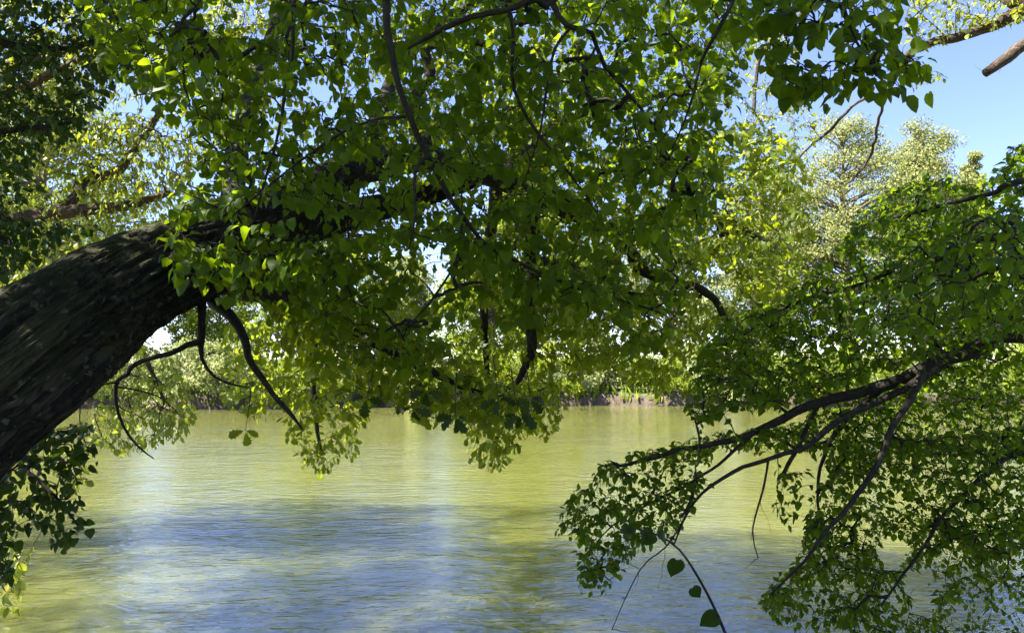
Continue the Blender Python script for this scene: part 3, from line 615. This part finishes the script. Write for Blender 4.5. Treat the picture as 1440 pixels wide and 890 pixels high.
# ------------------------------------------------------------------ hornbeam from the right
hb = empty('hornbeam_tree', (7.2, 4.6, .9), 'hornbeam reaching in from the right, its long bough low over the water', 'tree')
hg = [
 G(('w', 7.2, 4.6, .3, .30), ('w', 7.0, 4.6, 2.5, .24), ('w', 6.8, 4.7, 5.0, .17), ('w', 6.7, 4.8, 8.5, .06)),
 G(('w', 7.02, 4.6, 2.9, .13), ('w', 4.9, 4.7, 3.15, .10), (1450, 468, 4.8, 21), (1380, 488, 4.8, 17), (1320, 508, 4.8, 15), (1250, 540, 4.8, 13), (1180, 560, 4.8, 10), (1120, 578, 4.8, 9), (1060, 608, 4.8, 7), (1000, 624, 4.75, 5.5), (930, 640, 4.7, 4.5), (870, 656, 4.7, 3), (840, 652, 4.7, 1.2)),
 G((1330, 508, 4.8, 11), (1290, 535, 4.7, 9), (1235, 562, 4.65, 7), (1180, 592, 4.6, 6), (1130, 630, 4.55, 5), (1080, 645, 4.5, 4.5), (1030, 665, 4.5, 4), (985, 695, 4.5, 3), (962, 730, 4.5, 2.5), (948, 765, 4.5, 1.5)),
 G((1300, 525, 4.7, 9), (1282, 560, 4.5, 7), (1255, 605, 4.4, 6), (1232, 650, 4.3, 6), (1205, 695, 4.3, 5), (1165, 745, 4.2, 4), (1130, 790, 4.2, 3), (1085, 835, 4.2, 2)),
 G(('w', 6.9, 4.6, 3.8, .09), ('w', 5.2, 4.2, 4.1, .06), (1460, 330, 4.2, 10), (1380, 340, 4.2, 7), (1290, 370, 4.3, 5), (1200, 400, 4.5, 4), (1110, 430, 4.8, 3), (1030, 480, 5.2, 2)),
 G(('w', 6.85, 4.65, 4.6, .07), ('w', 5.0, 4.4, 4.7, .05), (1460, 250, 4.2, 7), (1400, 270, 4.2, 5), (1320, 290, 4.3, 4), (1240, 310, 4.5, 2.5)),
 G(('w', 7.05, 4.6, 2.4, .08), ('w', 5.2, 4.9, 2.5, .05), (1470, 640, 4.9, 7), (1400, 660, 4.8, 5), (1340, 710, 4.7, 4), (1290, 780, 4.6, 3), (1240, 850, 4.5, 2)),
 G((1080, 646, 4.5, 2.5), (1072, 690, 4.5, 2.2), (1058, 745, 4.5, 1.6), (1066, 785, 4.5, 1)),
 G((962, 730, 4.5, 2), (935, 770, 4.45, 1.5), (900, 800, 4.4, 1.2), (860, 885, 4.4, .8)),
 G((1250, 540, 4.8, 7), (1180, 600, 5.0, 5), (1150, 680, 5.2, 3), (1160, 760, 5.2, 2)),
 G((1150, 572, 4.8, 4), (1110, 655, 4.8, 4.5), (1102, 668, 4.8, 4)),
 G((1060, 608, 4.8, 4), (1000, 660, 4.8, 3), (930, 700, 4.8, 2.5), (860, 740, 4.8, 1.6), (820, 790, 4.8, 1)),
]
HH = [(1060, 700, 45, 45), (1185, 375, 18, 14), (1255, 775, 24, 22), (1300, 845, 20, 18), (1020, 640, 20, 10), (1230, 360, 20, 8)]
hs = np.vstack([
 region([(1480, 190), (1425, 205), (1400, 240), (1360, 255), (1310, 245), (1250, 270), (1210, 300), (1180, 350), (1100, 420), (1010, 450), (970, 520), (970, 590), (1100, 570), (1250, 520), (1480, 460)], 3.9, 6.2, 4000, HH, .5, 1),
 region([(1480, 260), (1400, 290), (1300, 330), (1240, 400), (1200, 470), (1480, 440)], 2.5, 3.3, 230, HH, .3, 1),
 region([(1480, 460), (1300, 520), (1130, 590), (1000, 610), (900, 640), (1000, 650), (1100, 630), (1180, 640), (1480, 640)], 4.6, 6.6, 1700, HH, .5, 4),
 region([(985, 625), (900, 632), (850, 655), (800, 700), (775, 740), (815, 780), (812, 830), (850, 835), (900, 770), (960, 740), (990, 690)], 4.2, 5.2, 560, HH, .6, 4),
 region([(1180, 620), (1480, 600), (1480, 760), (1390, 790), (1330, 770), (1280, 800), (1230, 860), (1180, 880), (1100, 880), (1060, 840), (1120, 790), (1140, 720)], 4.3, 6.2, 2300, HH, .9, 4),
 region([(1340, 740), (1480, 720), (1480, 930), (1120, 930), (1150, 860), (1300, 820)], 4.4, 6.2, 520, HH, .6, 4),
 region([(1080, 660), (1140, 660), (1150, 730), (1090, 740)], 4.4, 5, 25, (), .5, 4),
])
hg = [g if i == 0 else np.column_stack([g[:, :3], g[:, 3]*.68]) for i, g in enumerate(hg)]
grow(hb, hg, hs, M_bark, M_horn, [OVAL, OVAL2], .052, spacing=.028, reach=.36, pet=.010, hang=.32, branch_name='bough', labels={0: ('trunk', None), 1: ('bough', 'long dark bough running low over the water'), 10: ('bough', 'short broken stub')},
     keep_bare=(0, 7, 8, 10), maxlen=1.8, sides=12, flat=1.0)

# ------------------------------------------------------------------ willow on the near bank upstream, bright in the sun
wl = empty('willow_tree', (-13.5, 12.5, -.3), 'bright sunlit willow behind the leaning trunk on the left', 'tree')
wg = [
 G(('w', -13.5, 12.5, -.5, .4), ('w', -12.9, 12.7, 3, .32), ('w', -12.0, 13, 6, .24), ('w', -11, 13.2, 9, .12)),
 G(('w', -12.9, 12.7, 3.4, .16), (-60, 318, 13, 11), (30, 312, 13, 10), (100, 297, 13, 9), (175, 290, 13, 7), (240, 270, 13, 4)),
 G(('w', -12.2, 12.9, 5.4, .14), (60, 300, 13, 8), (120, 255, 13.5, 8), (165, 240, 13.5, 7), (195, 203, 13.5, 6), (230, 150, 13.5, 3)),
 G(('w', -12.9, 12.7, 3, .12), (0, 420, 13.5, 6), (120, 430, 14, 5), (190, 480, 14, 4), (230, 560, 14, 2)),
 G(('w', -11.6, 13.1, 7, .1), (40, 120, 13, 6), (120, 80, 13, 4), (200, 60, 13, 2)),
 G(('w', -11.3, 13.15, 8, .12), (150, 60, 14, 7), (260, 90, 15, 5), (360, 60, 16, 3)),
 G(('w', -13.2, 12.6, 1.6, .1), (20, 600, 12.5, 4), (80, 640, 12.5, 3), (110, 680, 12.5, 1.5)),
]
ws = np.vstack([
 region([(-60, 180), (110, 180), (200, 160), (270, 220), (270, 290), (120, 310), (-60, 320)], 12, 15, 1300, [(20, 340, 40, 20)], .6, 2),
 region([(140, 480), (240, 480), (270, 560), (275, 610), (230, 625), (180, 640), (130, 620)], 12.5, 14.5, 520, (), .4, 2),
 region([(60, 620), (125, 630), (130, 690), (80, 700)], 12, 13.5, 40, (), .4, 2),
 region([(-60, -30), (420, -30), (400, 120), (300, 230), (60, 180), (-60, 180)], 12, 16.5, 2300, (), .9, 6),
 region([(-60, 310), (260, 300), (150, 350), (60, 390), (-60, 420)], 11, 14, 420, (), .8, 6),
 region([(0, 760), (20, 740), (35, 800), (25, 870), (0, 850)], 9, 11, 20, (), .9, 6),
])
grow(wl, wg, ws, M_palebark, M_willow, [LANCE, OVAL], .13, spacing=.05, reach=.75, pet=.01, hang=1.2, branch_name='limb', labels={0: ('trunk', None)}, keep_bare=(0,), maxlen=4, sides=8, r0=.0025)

unseen_crown(wl, None, [(-15, 12.5, 11, 3.6), (-13, 14, 13, 3)], 6000, M_willow, [OVAL], .24)  # extra willow leaves outside the view, added as shade for the river

# ------------------------------------------------------------------ locust at the upper right
lc = empty('locust_tree', (13.5, 8.5, .5), 'locust with sunlit yellow-green foliage and a broken limb in the upper right corner', 'tree')
cg = [
 G(('w', 13.5, 8.5, -.3, .35), ('w', 13.2, 8.8, 4, .28), ('w', 12.2, 9, 8, .2), ('w', 11.4, 9.2, 11, .1)),
 G(('w', 12.6, 8.9, 6.5, .16), (1470, 0, 10, 11), (1440, 15, 10, 9), (1380, 42, 10, 7), (1320, 58, 10, 6), (1285, 72, 10, 5), (1262, 90, 10, 2)),
 G(('w', 12.2, 9, 8, .12), (1800, -190, 8.8, 12), (1560, -30, 8.8, 11), (1475, 38, 8.8, 9.5), (1440, 63, 8.8, 8.5), (1410, 86, 8.8, 8), (1386, 103, 8.8, 6)),
 G((1285, 72, 10, 5), (1256, 110, 11, 2.5), (1238, 160, 12, 2), (1222, 225, 13, 1.8), (1190, 260, 13, 1)),
 G((1250, 130, 11.5, 2), (1205, 145, 12.5, 2), (1165, 185, 13, 2), (1130, 215, 13, 1.5), (1100, 260, 13, 1.5)),
 G(('w', 11.8, 9.1, 9, .1), (1400, -120, 10.5, 9), (1250, -60, 11.5, 7), (1130, 20, 12.5, 5), (1070, 80, 13, 3), (1060, 160, 13, 2)),
]
cs = np.vstack([
 region([(1265, -30), (1470, -30), (1470, 12), (1400, 45), (1340, 55), (1300, 75), (1275, 60)], 9.4, 10.8, 420, (), .4, 2),
 region([(1260, 80), (1330, 90), (1335, 120), (1290, 130), (1265, 110)], 10, 10.8, 12, (), .4, 2),
 region([(1060, 30), (1110, 40), (1150, 170), (1150, 240), (1100, 290), (1040, 250), (1040, 120)], 12, 14, 330, (), .5, 2),
])
grow(lc, cg, cs, {2: M_palebark, '*': M_palebark}, M_locust, [OVAL, LANCE], .085, spacing=.034, reach=.6, pet=.01, hang=.6, branch_name='limb',
     labels={0: ('trunk', None), 2: ('broken_limb', 'snapped bare limb ending in a blunt stub')}, keep_bare=(0, 2), maxlen=2.5, sides=10, r0=.002)
unseen_crown(lc, None, [(13, 9, 11, 3.5), (15, 7, 10, 3)], 6000, M_locust, [OVAL2], .18)

# ------------------------------------------------------------------ vine sprig close to the viewer, a few single leaves
vn = empty('climbing_sprig', (0.45, 1.1, 1.6), 'thin stem with a few large dark heart leaves rising at the bottom centre', 'sprig')
vg = catmull(G(('w', .75, 1.5, 1.2, .004), (1100, 1150, 1.5, 3.4), (1050, 965, 1.5, 3), (1020, 890, 1.5, 2.4), (1000, 845, 1.5, 2), (978, 805, 1.5, 1.8), (955, 772, 1.5, 1.5), (925, 752, 1.52, 1.2), (890, 742, 1.55, 1)), .02)
v = tube(vg, 6); mk('stem', v[0], v[1], M_bark, vn, v[2], smooth=True)
for (bx_, by_, tx_, ty_, s, nn_) in ((952, 787, 944, 814, .040, (.3, -1, .2)), (974, 826, 986, 842, .030, (-.3, -1, .3)), (1006, 862, 984, 884, .042, (.5, -1, .5)),
                                  (925, 752, 960, 776, .030, (0, -.5, 1)), (915, 750, 905, 776, .028, (.2, -.8, .8)), (890, 742, 872, 766, .026, (0, -.7, 1)), (905, 745, 925, 770, .028, (.1, -1, .2)), (885, 742, 868, 748, .022, (0, -.8, .8))):
    a = P(bx_, by_, 1.5); b = P(tx_, ty_, 1.5)
    leaves_mesh('leaf', a[None], (b-a)[None], np.array([nn_], float), np.array([np.linalg.norm(b-a)*.95 if by_ > 780 else s]), [HEART], M_dark, vn, np.array([.3]))
print('verts', sum(len(o.data.vertices) for o in bpy.data.objects if o.type == 'MESH'))
